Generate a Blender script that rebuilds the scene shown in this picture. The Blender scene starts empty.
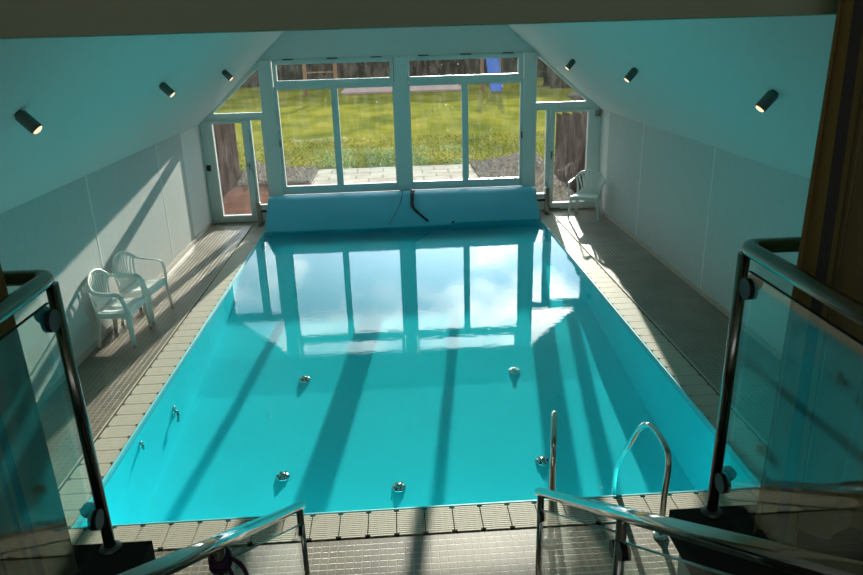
import bpy, bmesh, math, random
from mathutils import Vector, Matrix, noise
from math import sin, cos, pi, radians, sqrt, atan2
random.seed(7)
SC = bpy.context.scene
COL = SC.collection

# ------------------------------------------------------------------ camera, sky, sun, exposure
cam_d = bpy.data.cameras.new('camera')
cam = bpy.data.objects.new('camera', cam_d)
COL.objects.link(cam)
R = Matrix(((0.99804717, 0.04523214, -0.04308022),
            (-0.05577014, 0.33462083, -0.94070112),
            (-0.02813439, 0.94126668, 0.33648997)))
cam.matrix_world = Matrix.Translation((0, 0, 3.0)) @ R.to_4x4()
cam_d.sensor_width = 36.0
cam_d.lens = 700.0 / 863.0 * 36.0
cam_d.clip_start = 0.05
cam_d.clip_end = 500
SC.camera = cam

SUN = Vector((0.137, 1.0, 0.246)).normalized()      # towards the sun
sd = bpy.data.lights.new('sun', 'SUN')
sd.energy = 12.5
sd.angle = radians(0.55)
sd.color = (1.0, 0.92, 0.80)
so = bpy.data.objects.new('sun', sd)
so.rotation_euler = SUN.to_track_quat('Z', 'Y').to_euler()
COL.objects.link(so)

vs = SC.view_settings
vs.view_transform = 'Standard'
vs.look = 'None'
vs.exposure = 0.0
vs.gamma = 1.0
vs.use_curve_mapping = False
SC.cycles.use_denoising = True
SC.cycles.max_bounces = 14
SC.cycles.diffuse_bounces = 7
SC.cycles.glossy_bounces = 6
SC.cycles.transparent_max_bounces = 24
SC.cycles.sample_clamp_indirect = 6.0
SC.cycles.caustics_reflective = False
SC.cycles.caustics_refractive = False

W = bpy.data.worlds.new('sky')
SC.world = W
W.use_nodes = True
wn, wl = W.node_tree.nodes, W.node_tree.links
wn.clear()
SKY_STRENGTH = 2.1
def N(nodes, kind, **kw):
    n = nodes.new(kind)
    for k, v in kw.items():
        setattr(n, k, v)
    return n
tc = N(wn, 'ShaderNodeTexCoord')
sep = N(wn, 'ShaderNodeSeparateXYZ'); wl.new(tc.outputs['Generated'], sep.inputs[0])
rampb = N(wn, 'ShaderNodeValToRGB')
wl.new(sep.outputs['Z'], rampb.inputs[0])
e = rampb.color_ramp.elements
e[0].position = 0.0; e[0].color = (0.85, 0.93, 1.0, 1)
e[1].position = 0.75; e[1].color = (0.10, 0.24, 0.58, 1)
m = e.new(0.32); m.color = (0.40, 0.57, 0.72, 1)
m = e.new(0.5); m.color = (0.22, 0.38, 0.58, 1)
mp = N(wn, 'ShaderNodeMapping'); mp.inputs['Scale'].default_value = (1.0, 1.0, 2.2)
mp.inputs['Location'].default_value = (0.35, 0.1, 0.2)
wl.new(tc.outputs['Generated'], mp.inputs[0])
cl = N(wn, 'ShaderNodeTexNoise'); cl.inputs['Scale'].default_value = 3.1; cl.inputs['Detail'].default_value = 7; cl.inputs['Roughness'].default_value = 0.55
wl.new(mp.outputs[0], cl.inputs['Vector'])
crr = N(wn, 'ShaderNodeValToRGB'); wl.new(cl.outputs['Fac'], crr.inputs[0])
crr.color_ramp.elements[0].position = 0.43; crr.color_ramp.elements[0].color = (0, 0, 0, 1)
crr.color_ramp.elements[1].position = 0.575; crr.color_ramp.elements[1].color = (1, 1, 1, 1)
mixc = N(wn, 'ShaderNodeMix', data_type='RGBA')
wl.new(crr.outputs[0], mixc.inputs[0]); wl.new(rampb.outputs[0], mixc.inputs[6]); mixc.inputs[7].default_value = (1.75, 1.75, 1.70, 1)
# brighter towards the sun
vm = N(wn, 'ShaderNodeVectorMath', operation='DOT_PRODUCT'); vm.inputs[1].default_value = SUN
nv = N(wn, 'ShaderNodeVectorMath', operation='NORMALIZE'); wl.new(tc.outputs['Generated'], nv.inputs[0]); wl.new(nv.outputs[0], vm.inputs[0])
mx = N(wn, 'ShaderNodeMath', operation='MAXIMUM'); wl.new(vm.outputs['Value'], mx.inputs[0]); mx.inputs[1].default_value = 0
p1 = N(wn, 'ShaderNodeMath', operation='POWER'); wl.new(mx.outputs[0], p1.inputs[0]); p1.inputs[1].default_value = 28
p2 = N(wn, 'ShaderNodeMath', operation='POWER'); wl.new(mx.outputs[0], p2.inputs[0]); p2.inputs[1].default_value = 3
a1 = N(wn, 'ShaderNodeMath', operation='MULTIPLY_ADD'); wl.new(p1.outputs[0], a1.inputs[0]); a1.inputs[1].default_value = 3.0; a1.inputs[2].default_value = 0.42
a2 = N(wn, 'ShaderNodeMath', operation='MULTIPLY_ADD'); wl.new(p2.outputs[0], a2.inputs[0]); a2.inputs[1].default_value = 0.7; wl.new(a1.outputs[0], a2.inputs[2])
a3 = N(wn, 'ShaderNodeMath', operation='MULTIPLY'); wl.new(a2.outputs[0], a3.inputs[0]); a3.inputs[1].default_value = SKY_STRENGTH
bg = N(wn, 'ShaderNodeBackground'); wl.new(mixc.outputs[2], bg.inputs[0]); wl.new(a3.outputs[0], bg.inputs[1])
wo = N(wn, 'ShaderNodeOutputWorld'); wl.new(bg.outputs[0], wo.inputs[0])

# ------------------------------------------------------------------ materials
def base_mat(name):
    m = bpy.data.materials.new(name); m.use_nodes = True
    nt = m.node_tree
    b = nt.nodes['Principled BSDF']
    return m, nt.nodes, nt.links, b
def mat(name, col, rough=0.5, metal=0.0, spec=0.5, noise_scale=None, noise_amt=0.0, bump=0.0, bump_scale=None, stretch=(1, 1, 1), detail=4, coords='Object'):
    m, n, l, b = base_mat(name)
    b.inputs['Base Color'].default_value = (*col, 1)
    b.inputs['Roughness'].default_value = rough
    b.inputs['Metallic'].default_value = metal
    b.inputs['Specular IOR Level'].default_value = spec
    if noise_scale:
        t = N(n, 'ShaderNodeTexCoord'); mpn = N(n, 'ShaderNodeMapping'); mpn.inputs['Scale'].default_value = stretch
        l.new(t.outputs[coords], mpn.inputs[0])
        nz = N(n, 'ShaderNodeTexNoise'); nz.inputs['Scale'].default_value = noise_scale; nz.inputs['Detail'].default_value = detail
        l.new(mpn.outputs[0], nz.inputs['Vector'])
        mxx = N(n, 'ShaderNodeMix', data_type='RGBA')
        l.new(nz.outputs['Fac'], mxx.inputs[0])
        mxx.inputs[6].default_value = (*[c * (1 - noise_amt) for c in col], 1)
        mxx.inputs[7].default_value = (*[min(1, c * (1 + noise_amt)) for c in col], 1)
        l.new(mxx.outputs[2], b.inputs['Base Color'])
        if bump:
            nb = nz
            if bump_scale:
                nb = N(n, 'ShaderNodeTexNoise'); nb.inputs['Scale'].default_value = bump_scale; nb.inputs['Detail'].default_value = 3
                l.new(mpn.outputs[0], nb.inputs['Vector'])
            bp = N(n, 'ShaderNodeBump'); bp.inputs['Strength'].default_value = bump; bp.inputs['Distance'].default_value = 0.01
            l.new(nb.outputs['Fac'], bp.inputs['Height']); l.new(bp.outputs[0], b.inputs['Normal'])
    return m
def glass_mat(name, tint=(1, 1, 1), r0=0.04, rough=0.0, dirt=0.0, bumpy=None, rmax=1.0):
    """clear pane: transparent with a Schlick mirror on top, optional dirt"""
    m = bpy.data.materials.new(name); m.use_nodes = True
    n, l = m.node_tree.nodes, m.node_tree.links
    n.clear()
    out = N(n, 'ShaderNodeOutputMaterial')
    tr = N(n, 'ShaderNodeBsdfTransparent'); tr.inputs[0].default_value = (*tint, 1)
    gl = N(n, 'ShaderNodeBsdfGlossy'); gl.inputs['Roughness'].default_value = rough; gl.inputs[0].default_value = (1, 1, 1, 1)
    lw = N(n, 'ShaderNodeLayerWeight'); lw.inputs['Blend'].default_value = 0.5
    pw = N(n, 'ShaderNodeMath', operation='POWER'); l.new(lw.outputs['Facing'], pw.inputs[0]); pw.inputs[1].default_value = 5
    ma = N(n, 'ShaderNodeMath', operation='MULTIPLY_ADD'); l.new(pw.outputs[0], ma.inputs[0]); ma.inputs[1].default_value = rmax - r0; ma.inputs[2].default_value = r0
    mixs = N(n, 'ShaderNodeMixShader')
    l.new(ma.outputs[0], mixs.inputs[0]); l.new(tr.outputs[0], mixs.inputs[1]); l.new(gl.outputs[0], mixs.inputs[2])
    last = mixs
    if bumpy:
        bumpy(n, l, gl, lw)
    if dirt:
        t = N(n, 'ShaderNodeTexCoord'); mpn = N(n, 'ShaderNodeMapping'); mpn.inputs['Scale'].default_value = (3, 1, 0.9)
        l.new(t.outputs['Object'], mpn.inputs[0])
        nz = N(n, 'ShaderNodeTexNoise'); nz.inputs['Scale'].default_value = 5; nz.inputs['Detail'].default_value = 6
        l.new(mpn.outputs[0], nz.inputs['Vector'])
        vo = N(n, 'ShaderNodeTexVoronoi'); vo.inputs['Scale'].default_value = 5.0; l.new(t.outputs['Object'], vo.inputs['Vector'])
        lt = N(n, 'ShaderNodeMath', operation='LESS_THAN'); l.new(vo.outputs['Distance'], lt.inputs[0]); lt.inputs[1].default_value = 0.055
        mu = N(n, 'ShaderNodeMath', operation='MULTIPLY'); l.new(lt.outputs[0], mu.inputs[0]); mu.inputs[1].default_value = 0.09
        rr = N(n, 'ShaderNodeMapRange'); l.new(nz.outputs['Fac'], rr.inputs[0]); rr.inputs[1].default_value = 0.4; rr.inputs[2].default_value = 0.8; rr.inputs[3].default_value = dirt * 0.35; rr.inputs[4].default_value = dirt * 1.6
        ad = N(n, 'ShaderNodeMath', operation='ADD'); l.new(rr.outputs[0], ad.inputs[0]); l.new(mu.outputs[0], ad.inputs[1])
        tl = N(n, 'ShaderNodeBsdfTranslucent'); tl.inputs[0].default_value = (0.85, 0.83, 0.8, 1)
        m2 = N(n, 'ShaderNodeMixShader'); l.new(ad.outputs[0], m2.inputs[0]); l.new(last.outputs[0], m2.inputs[1]); l.new(tl.outputs[0], m2.inputs[2])
        last = m2
    l.new(last.outputs[0], out.inputs[0])
    return m
def brick_mat(name, c1, c2, mortar, bw, bh, ms, rough=0.5, bump=0.3, swap=False, noise_amt=0.25, offset=0.0, spec=0.5):
    m, n, l, b = base_mat(name)
    t = N(n, 'ShaderNodeTexCoord')
    src = t.outputs['Object']
    if swap:
        mpn = N(n, 'ShaderNodeMapping'); mpn.inputs['Rotation'].default_value = swap
        l.new(src, mpn.inputs[0]); src = mpn.outputs[0]
    br = N(n, 'ShaderNodeTexBrick')
    br.offset = offset; br.squash = 1.0
    br.inputs['Scale'].default_value = 1.0
    br.inputs['Brick Width'].default_value = bw; br.inputs['Row Height'].default_value = bh
    br.inputs['Mortar Size'].default_value = ms; br.inputs['Mortar Smooth'].default_value = 0.2
    br.inputs['Color1'].default_value = (*c1, 1); br.inputs['Color2'].default_value = (*c2, 1); br.inputs['Mortar'].default_value = (*mortar, 1)
    l.new(src, br.inputs['Vector'])
    nz = N(n, 'ShaderNodeTexNoise'); nz.inputs['Scale'].default_value = 2.3; nz.inputs['Detail'].default_value = 6
    l.new(t.outputs['Object'], nz.inputs['Vector'])
    rr = N(n, 'ShaderNodeMapRange'); l.new(nz.outputs['Fac'], rr.inputs[0]); rr.inputs[1].default_value = 0.3; rr.inputs[2].default_value = 0.7
    rr.inputs[3].default_value = 1 - noise_amt; rr.inputs[4].default_value = 1 + noise_amt
    vmu = N(n, 'ShaderNodeVectorMath', operation='SCALE'); l.new(br.outputs['Color'], vmu.inputs[0]); l.new(rr.outputs[0], vmu.inputs['Scale'])
    l.new(vmu.outputs[0], b.inputs['Base Color'])
    b.inputs['Roughness'].default_value = rough
    b.inputs['Specular IOR Level'].default_value = spec
    bp = N(n, 'ShaderNodeBump'); bp.invert = True; bp.inputs['Strength'].default_value = bump; bp.inputs['Distance'].default_value = 0.004
    l.new(br.outputs['Fac'], bp.inputs['Height']); l.new(bp.outputs[0], b.inputs['Normal'])
    return m

M = {}
M['wall'] = mat('white_wall', (0.75, 0.76, 0.74), 0.85, spec=0.2, noise_scale=1.6, noise_amt=0.03)
M['panel'] = mat('fabric_panel', (0.57, 0.59, 0.575), 0.95, spec=0.1, noise_scale=40, noise_amt=0.10, bump=0.25, bump_scale=160, stretch=(1, 1, 0.4))
M['ceiling'] = mat('ceiling_paint', (0.75, 0.76, 0.74), 0.9, spec=0.2, noise_scale=0.9, noise_amt=0.03)
M['lounge'] = mat('lounge_paint', (0.50, 0.55, 0.38), 0.9, spec=0.2, noise_scale=1.2, noise_amt=0.08)
M['frame'] = mat('frame_paint', (0.74, 0.78, 0.76), 0.45, noise_scale=12, noise_amt=0.03)
M['tile'] = brick_mat('deck_tile', (0.185, 0.155, 0.115), (0.145, 0.12, 0.09), (0.27, 0.235, 0.18), 0.052, 0.052, 0.0045, 0.36, 0.5, spec=0.75)
M['tile_r'] = brick_mat('deck_tile_ribbed', (0.17, 0.145, 0.11), (0.13, 0.112, 0.085), (0.40, 0.36, 0.28), 0.052, 2.0, 0.007, 0.34, 0.9, spec=0.9)
M['base'] = mat('skirting_tile', (0.44, 0.40, 0.32), 0.4, noise_scale=5, noise_amt=0.15)
M['grate'] = mat('grate_plastic', (0.54, 0.50, 0.41), 0.6, spec=0.25, noise_scale=14, noise_amt=0.10)
M['channel'] = mat('channel', (0.10, 0.085, 0.07), 0.7, noise_scale=9, noise_amt=0.3)
M['lip'] = mat('liner_lip', (0.16, 0.62, 0.68), 0.35, noise_scale=6, noise_amt=0.05)
M['liner'] = mat('pool_liner', (0.050, 0.84, 0.93), 0.8, spec=0.0, noise_scale=1.3, noise_amt=0.07)
M['steel'] = mat('brushed_steel', (0.78, 0.77, 0.74), 0.11, 1.0, noise_scale=60, noise_amt=0.05)
M['steel_d'] = mat('dark_steel', (0.33, 0.31, 0.28), 0.2, 1.0, noise_scale=60, noise_amt=0.08)
M['black'] = mat('black_rubber', (0.015, 0.015, 0.017), 0.5, noise_scale=20, noise_amt=0.2)
M['plastic'] = mat('white_plastic', (0.80, 0.83, 0.80), 0.38, noise_scale=8, noise_amt=0.03)
M['cover'] = mat('blue_cover', (0.085, 0.50, 0.68), 0.42, noise_scale=3, noise_amt=0.08, bump=0.1, bump_scale=9)
M['cover_e'] = mat('cover_hem', (0.10, 0.46, 0.58), 0.4, noise_scale=3, noise_amt=0.05)
M['purple'] = mat('purple_cord', (0.06, 0.02, 0.06), 0.7, noise_scale=40, noise_amt=0.3)
M['slab'] = mat('dark_carpet', (0.045, 0.042, 0.040), 0.95, spec=0.1, noise_scale=120, noise_amt=0.3, bump=0.3)
M['stair'] = mat('stair_tile', (0.22, 0.20, 0.165), 0.6, noise_scale=7, noise_amt=0.15)
M['spot'] = mat('spot_metal', (0.16, 0.16, 0.15), 0.4, 0.85, noise_scale=20, noise_amt=0.1)
M['wood_d'] = mat('dark_board', (0.052, 0.034, 0.029), 0.95, spec=0.0, noise_scale=6, noise_amt=0.45, bump=0.4, stretch=(6, 6, 0.6))
M['wood_l'] = mat('timber', (0.34, 0.20, 0.13), 0.9, spec=0.0, noise_scale=6, noise_amt=0.3, stretch=(4, 4, 0.5))
M['slide'] = mat('blue_slide', (0.035, 0.17, 0.62), 0.4, noise_scale=2, noise_amt=0.05)
M['bush'] = mat('hedge_leaf', (0.035, 0.040, 0.022), 0.95, spec=0.0, noise_scale=1.6, noise_amt=0.6, bump=0.5, bump_scale=8, stretch=(1, 1, 0.35))
M['bush2'] = mat('hedge_leaf_light', (0.06, 0.062, 0.04), 0.95, spec=0.0, noise_scale=3, noise_amt=0.6)
M['stone'] = mat('stone', (0.20, 0.165, 0.145), 0.95, spec=0.0, noise_scale=9, noise_amt=0.3, bump=0.5)
M['stone2'] = mat('pebble', (0.32, 0.285, 0.245), 0.95, spec=0.0, noise_scale=11, noise_amt=0.95)
M['twig'] = mat('twig', (0.36, 0.33, 0.28), 0.9, spec=0.0, noise_scale=20, noise_amt=0.2)
M['paver'] = brick_mat('patio_slab', (0.50, 0.46, 0.39), (0.44, 0.40, 0.335), (0.27, 0.24, 0.19), 0.62, 0.42, 0.018, 0.95, 0.5, offset=0.5, spec=0.0)
M['brick'] = brick_mat('red_paver', (0.15, 0.068, 0.05), (0.115, 0.056, 0.042), (0.09, 0.065, 0.05), 0.42, 0.3, 0.02, 0.95, 0.5, offset=0.5, spec=0.0)
M['pinkbed'] = mat('pale_bed', (0.50, 0.38, 0.34), 0.95, spec=0.0, noise_scale=3, noise_amt=0.2)
M['soil'] = mat('soil', (0.08, 0.068, 0.052), 0.95, spec=0.0, noise_scale=5, noise_amt=0.4, bump=0.5)
M['blade'] = mat('grass_blade', (0.15, 0.165, 0.018), 0.9, spec=0.0, noise_scale=0.8, noise_amt=0.35)
def lawn_mat():
    m, n, l, b = base_mat('lawn')
    t = N(n, 'ShaderNodeTexCoord')
    nz = N(n, 'ShaderNodeTexNoise'); nz.inputs['Scale'].default_value = 0.55; nz.inputs['Detail'].default_value = 9; nz.inputs['Roughness'].default_value = 0.65
    mpn = N(n, 'ShaderNodeMapping'); mpn.inputs['Scale'].default_value = (1, 0.55, 1); l.new(t.outputs['Object'], mpn.inputs[0]); l.new(mpn.outputs[0], nz.inputs['Vector'])
    cr = N(n, 'ShaderNodeValToRGB'); l.new(nz.outputs['Fac'], cr.inputs[0])
    el = cr.color_ramp.elements
    el[0].position = 0.33; el[0].color = (0.085, 0.115, 0.012, 1)
    el[1].position = 0.66; el[1].color = (0.29, 0.265, 0.035, 1)
    q = el.new(0.5); q.color = (0.185, 0.195, 0.020, 1)
    l.new(cr.outputs[0], b.inputs['Base Color'])
    b.inputs['Roughness'].default_value = 1.0; b.inputs['Specular IOR Level'].default_value = 0.0
    nb = N(n, 'ShaderNodeTexNoise'); nb.inputs['Scale'].default_value = 5; nb.inputs['Detail'].default_value = 5; l.new(t.outputs['Object'], nb.inputs['Vector'])
    bp = N(n, 'ShaderNodeBump'); bp.inputs['Strength'].default_value = 0.5; bp.inputs['Distance'].default_value = 0.06
    l.new(nb.outputs['Fac'], bp.inputs['Height']); l.new(bp.outputs[0], b.inputs['Normal'])
    return m
M['lawn'] = lawn_mat()
def curtain_mat():
    m, n, l, b = base_mat('striped_curtain')
    t = N(n, 'ShaderNodeTexCoord')
    sp = N(n, 'ShaderNodeSeparateXYZ'); l.new(t.outputs['UV'], sp.inputs[0])
    fr = N(n, 'ShaderNodeMath', operation='FRACT'); l.new(sp.outputs['X'], fr.inputs[0])
    cr = N(n, 'ShaderNodeValToRGB'); cr.color_ramp.interpolation = 'CONSTANT'; l.new(fr.outputs[0], cr.inputs[0])
    el = cr.color_ramp.elements
    stops = [(0, (0.30, 0.215, 0.065)), (0.30, (0.09, 0.085, 0.075)), (0.34, (0.27, 0.195, 0.065)), (0.42, (0.17, 0.125, 0.05)),
             (0.52, (0.29, 0.21, 0.065)), (0.62, (0.09, 0.085, 0.075)), (0.65, (0.24, 0.20, 0.085))]
    el[0].position = 0; el[0].color = (*stops[0][1], 1)
    el[1].position = stops[-1][0]; el[1].color = (*stops[-1][1], 1)
    for p, c in stops[1:-1]:
        q = el.new(p); q.color = (*c, 1)
    l.new(cr.outputs[0], b.inputs['Base Color'])
    b.inputs['Roughness'].default_value = 0.85; b.inputs['Specular IOR Level'].default_value = 0.2
    b.inputs['Sheen Weight'].default_value = 0.2
    return m
M['curtain'] = curtain_mat()
def emit(name, col, s):
    m, n, l, b = base_mat(name)
    b.inputs['Base Color'].default_value = (*col, 1)
    b.inputs['Emission Color'].default_value = (*col, 1); b.inputs['Emission Strength'].default_value = s
    return m
M['bulb'] = emit('lamp_glow', (1.0, 0.62, 0.38), 1.6)
M['pane'] = glass_mat('window_glass', (0.92, 0.945, 0.935), 0.03, dirt=0.010)
M['rail_glass'] = glass_mat('balustrade_glass', (0.90, 0.955, 0.93), 0.034)
M['glass_edge'] = mat('glass_edge', (0.45, 0.75, 0.70), 0.2, noise_scale=10, noise_amt=0.05)
def water_bump(n, l, gl, lw):
    t = N(n, 'ShaderNodeTexCoord')
    mpn = N(n, 'ShaderNodeMapping'); mpn.inputs['Scale'].default_value = (0.9, 1.5, 1); l.new(t.outputs['Object'], mpn.inputs[0])
    n1 = N(n, 'ShaderNodeTexNoise'); n1.inputs['Scale'].default_value = 9; n1.inputs['Detail'].default_value = 3; l.new(mpn.outputs[0], n1.inputs['Vector'])
    h = n1.outputs['Fac']
    for cx, cy in ((-1.16, 5.05), (0.42, 5.0)):          # rings over the inlets
        vs_ = N(n, 'ShaderNodeVectorMath', operation='DISTANCE'); l.new(t.outputs['Object'], vs_.inputs[0]); vs_.inputs[1].default_value = (cx, cy, -0.018)
        sn = N(n, 'ShaderNodeMath', operation='MULTIPLY'); l.new(vs_.outputs['Value'], sn.inputs[0]); sn.inputs[1].default_value = 75
        s2 = N(n, 'ShaderNodeMath', operation='SINE'); l.new(sn.outputs[0], s2.inputs[0])
        mr = N(n, 'ShaderNodeMapRange'); l.new(vs_.outputs['Value'], mr.inputs[0]); mr.inputs[1].default_value = 0.1; mr.inputs[2].default_value = 0.5; mr.inputs[3].default_value = 1.6; mr.inputs[4].default_value = 0.0
        mu = N(n, 'ShaderNodeMath', operation='MULTIPLY'); l.new(s2.outputs[0], mu.inputs[0]); l.new(mr.outputs[0], mu.inputs[1])
        nn = N(n, 'ShaderNodeMath', operation='MULTIPLY'); l.new(mu.outputs[0], nn.inputs[0]); l.new(n1.outputs['Fac'], nn.inputs[1])
        ad = N(n, 'ShaderNodeMath', operation='ADD'); l.new(h, ad.inputs[0]); l.new(nn.outputs[0], ad.inputs[1]); h = ad.outputs[0]
    bp = N(n, 'ShaderNodeBump'); bp.inputs['Strength'].default_value = 1.0; bp.inputs['Distance'].default_value = 0.00045
    l.new(h, bp.inputs['Height']); l.new(bp.outputs[0], gl.inputs['Normal']); l.new(bp.outputs[0], lw.inputs['Normal'])
M['water'] = glass_mat('pool_water', (0.85, 0.965, 0.985), 0.022, 0.0, bumpy=water_bump)

# ------------------------------------------------------------------ mesh helpers
class MB:
    def __init__(s):
        s.v = []; s.f = []; s.sm = []; s.uv = None
    def add(s, vs, fs, smooth=False, mtx=None):
        o = len(s.v)
        s.v += [tuple(mtx @ Vector(p)) if mtx else tuple(p) for p in vs]
        s.f += [tuple(i + o for i in f) for f in fs]
        s.sm += [smooth] * len(fs)
        return s
    def box(s, x0, x1, y0, y1, z0, z1, mtx=None):
        x0, x1 = min(x0, x1), max(x0, x1); y0, y1 = min(y0, y1), max(y0, y1); z0, z1 = min(z0, z1), max(z0, z1)
        vs = [(x0, y0, z0), (x1, y0, z0), (x1, y1, z0), (x0, y1, z0), (x0, y0, z1), (x1, y0, z1), (x1, y1, z1), (x0, y1, z1)]
        return s.add(vs, [(0, 3, 2, 1), (4, 5, 6, 7), (0, 1, 5, 4), (1, 2, 6, 5), (2, 3, 7, 6), (3, 0, 4, 7)], False, mtx)
    def prism(s, poly, axis, a0, a1, mtx=None):
        """poly = 2-D outline; axis 'y': points are (x,z), swept in y; 'x': (y,z); 'z': (x,y)"""
        def P(p, a):
            return {'y': (p[0], a, p[1]), 'x': (a, p[0], p[1]), 'z': (p[0], p[1], a)}[axis]
        n = len(poly)
        vs = [P(p, a0) for p in poly] + [P(p, a1) for p in poly]
        fs = [tuple(range(n)), tuple(range(2 * n - 1, n - 1, -1))]
        fs += [(i, (i + 1) % n + 0, (i + 1) % n + n, i + n)[::-1] for i in range(n)]
        return s.add(vs, fs, False, mtx)
    def tube(s, pts, r, seg=14, closed=False, caps=True, flat=None, up=None):
        """flat=(w,h): elliptical/flattened cross section with w sideways, h along up"""
        pts = [Vector(p) for p in pts]
        n = len(pts)
        tang = []
        for i in range(n):
            if closed:
                t = pts[(i + 1) % n] - pts[i - 1]
            else:
                t = pts[min(i + 1, n - 1)] - pts[max(i - 1, 0)]
            tang.append(t.normalized())
        if up is None:
            ref = Vector((0, 0, 1)) if abs(tang[0].z) < 0.9 else Vector((1, 0, 0))
        else:
            ref = Vector(up(0.0) if callable(up) else up)
        u = (ref - tang[0] * ref.dot(tang[0])).normalized()
        rings = []
        for i in range(n):
            if up is not None:
                rf = Vector(up(i / (n - 1)) if callable(up) else up)
                uu = rf - tang[i] * rf.dot(tang[i])
                if uu.length > 1e-3:
                    u = uu.normalized()
            else:
                u = (u - tang[i] * u.dot(tang[i])).normalized()
            w = tang[i].cross(u)
            rr = r[i] if isinstance(r, (list, tuple)) else r
            ring = []
            for k in range(seg):
                a = 2 * pi * k / seg
                if flat:
                    fw, fh = (flat[i] if isinstance(flat, list) else flat)
                    ca, sa = cos(a), sin(a)
                    e_ = 0.6
                    ring.append(pts[i] + w * (fw * math.copysign(abs(ca) ** e_, ca)) + u * (fh * math.copysign(abs(sa) ** e_, sa)))
                else:
                    ring.append(pts[i] + (w * cos(a) + u * sin(a)) * rr)
            rings.append(ring)
        vs = [p for rg in rings for p in rg]
        fs = []
        m_ = n if closed else n - 1
        for i in range(m_):
            j = (i + 1) % n
            for k in range(seg):
                k2 = (k + 1) % seg
                fs.append((i * seg + k, i * seg + k2, j * seg + k2, j * seg + k))
        s.add(vs, fs, True)
        if caps and not closed:
            o = len(s.v) - len(vs)
            s.f.append(tuple(o + k for k in range(seg))[::-1]); s.sm.append(False)
            s.f.append(tuple(o + (n - 1) * seg + k for k in range(seg))); s.sm.append(False)
        return s
    def cyl(s, p0, p1, r, seg=24, r1=None):
        return s.tube([p0, p1], [r, r if r1 is None else r1], seg)
    def lathe(s, prof, seg=28, mtx=None):
        """prof: list of (r, z)"""
        vs = []; fs = []
        n = len(prof)
        for (r, z) in prof:
            for k in range(seg):
                a = 2 * pi * k / seg
                vs.append((r * cos(a), r * sin(a), z))
        for i in range(n - 1):
            for k in range(seg):
                k2 = (k + 1) % seg
                fs.append((i * seg + k, i * seg + k2, (i + 1) * seg + k2, (i + 1) * seg + k))
        s.add(vs, fs, True, mtx)
        o = len(s.v) - len(vs)
        if prof[0][0] > 1e-5:
            s.f.append(tuple(o + k for k in range(seg))[::-1]); s.sm.append(False)
        if prof[-1][0] > 1e-5:
            s.f.append(tuple(o + (n - 1) * seg + k for k in range(seg))); s.sm.append(False)
        return s
    def grid(s, fn, nu, nv, smooth=True, thick=None):
        """fn(u,v)->point; thick gives a closed sheet with that thickness along the normal"""
        P = [[Vector(fn(i / nu, j / nv)) for j in range(nv + 1)] for i in range(nu + 1)]
        idx = lambda i, j: i * (nv + 1) + j
        vs = [P[i][j] for i in range(nu + 1) for j in range(nv + 1)]
        fs = [(idx(i, j), idx(i + 1, j), idx(i + 1, j + 1), idx(i, j + 1)) for i in range(nu) for j in range(nv)]
        if thick:
            nvx = len(vs)
            Nn = []
            for i in range(nu + 1):
                for j in range(nv + 1):
                    du = P[min(i + 1, nu)][j] - P[max(i - 1, 0)][j]
                    dv = P[i][min(j + 1, nv)] - P[i][max(j - 1, 0)]
                    nn = du.cross(dv)
                    Nn.append(nn.normalized() if nn.length > 1e-9 else Vector((0, 0, 1)))
            vs2 = [p - q * thick for p, q in zip(vs, Nn)]
            fs2 = [tuple(nvx + k for k in f[::-1]) for f in fs]
            rim = [idx(i, 0) for i in range(nu + 1)] + [idx(nu, j) for j in range(1, nv + 1)] + [idx(i, nv) for i in range(nu - 1, -1, -1)] + [idx(0, j) for j in range(nv - 1, 0, -1)]
            fr = [(rim[k], rim[k] + nvx, rim[(k + 1) % len(rim)] + nvx, rim[(k + 1) % len(rim)]) for k in range(len(rim))]
            s.add(vs + vs2, fs + fs2 + fr, smooth)
        else:
            s.add(vs, fs, smooth)
        return s
    def build(s, name, m, parent=None, bevel=0, **props):
        me = bpy.data.meshes.new(name)
        me.from_pydata([tuple(p) for p in s.v], [], s.f)
        me.polygons.foreach_set('use_smooth', s.sm)
        me.materials.append(m)
        me.update()
        o = bpy.data.objects.new(name, me)
        COL.objects.link(o)
        if parent is not None:
            o.parent = parent
        if bevel:
            b = o.modifiers.new('bevel', 'BEVEL'); b.width = bevel; b.segments = 2; b.limit_method = 'ANGLE'; b.angle_limit = radians(40)
        for k, v in props.items():
            o[k] = v
        return o
def fix_normals(o):
    bm = bmesh.new(); bm.from_mesh(o.data); bmesh.ops.recalc_face_normals(bm, faces=bm.faces); bm.to_mesh(o.data); bm.free()
def thing(name, label, cat, loc=(0, 0, 0), rz=0.0, group=None):
    o = bpy.data.objects.new(name, None); COL.objects.link(o)
    o.location = loc; o.rotation_euler = (0, 0, rz); o.empty_display_size = 0.2
    o['label'] = label; o['category'] = cat
    if group: o['group'] = group
    return o
def tag(o, label, cat, group=None, kind=None):
    o['label'] = label; o['category'] = cat
    if group: o['group'] = group
    if kind: o['kind'] = kind
    return o
def struct(mb, name, m, label=None, cat=None, parent=None, bevel=0):
    o = mb.build(name, m, parent, bevel)
    o['kind'] = 'structure'
    if label: o['label'] = label
    if cat: o['category'] = cat
    fix_normals(o)
    return o
def dup(root, loc, rz, label=None, group=None):
    r = root.copy(); COL.objects.link(r); r.location = loc; r.rotation_euler = (0, 0, rz)
    if label: r['label'] = label
    if group: r['group'] = group
    for ch in list(root.children):
        c = ch.copy(); COL.objects.link(c); c.parent = r
        for g in list(ch.children):
            d = g.copy(); COL.objects.link(d); d.parent = c
    return r

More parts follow.
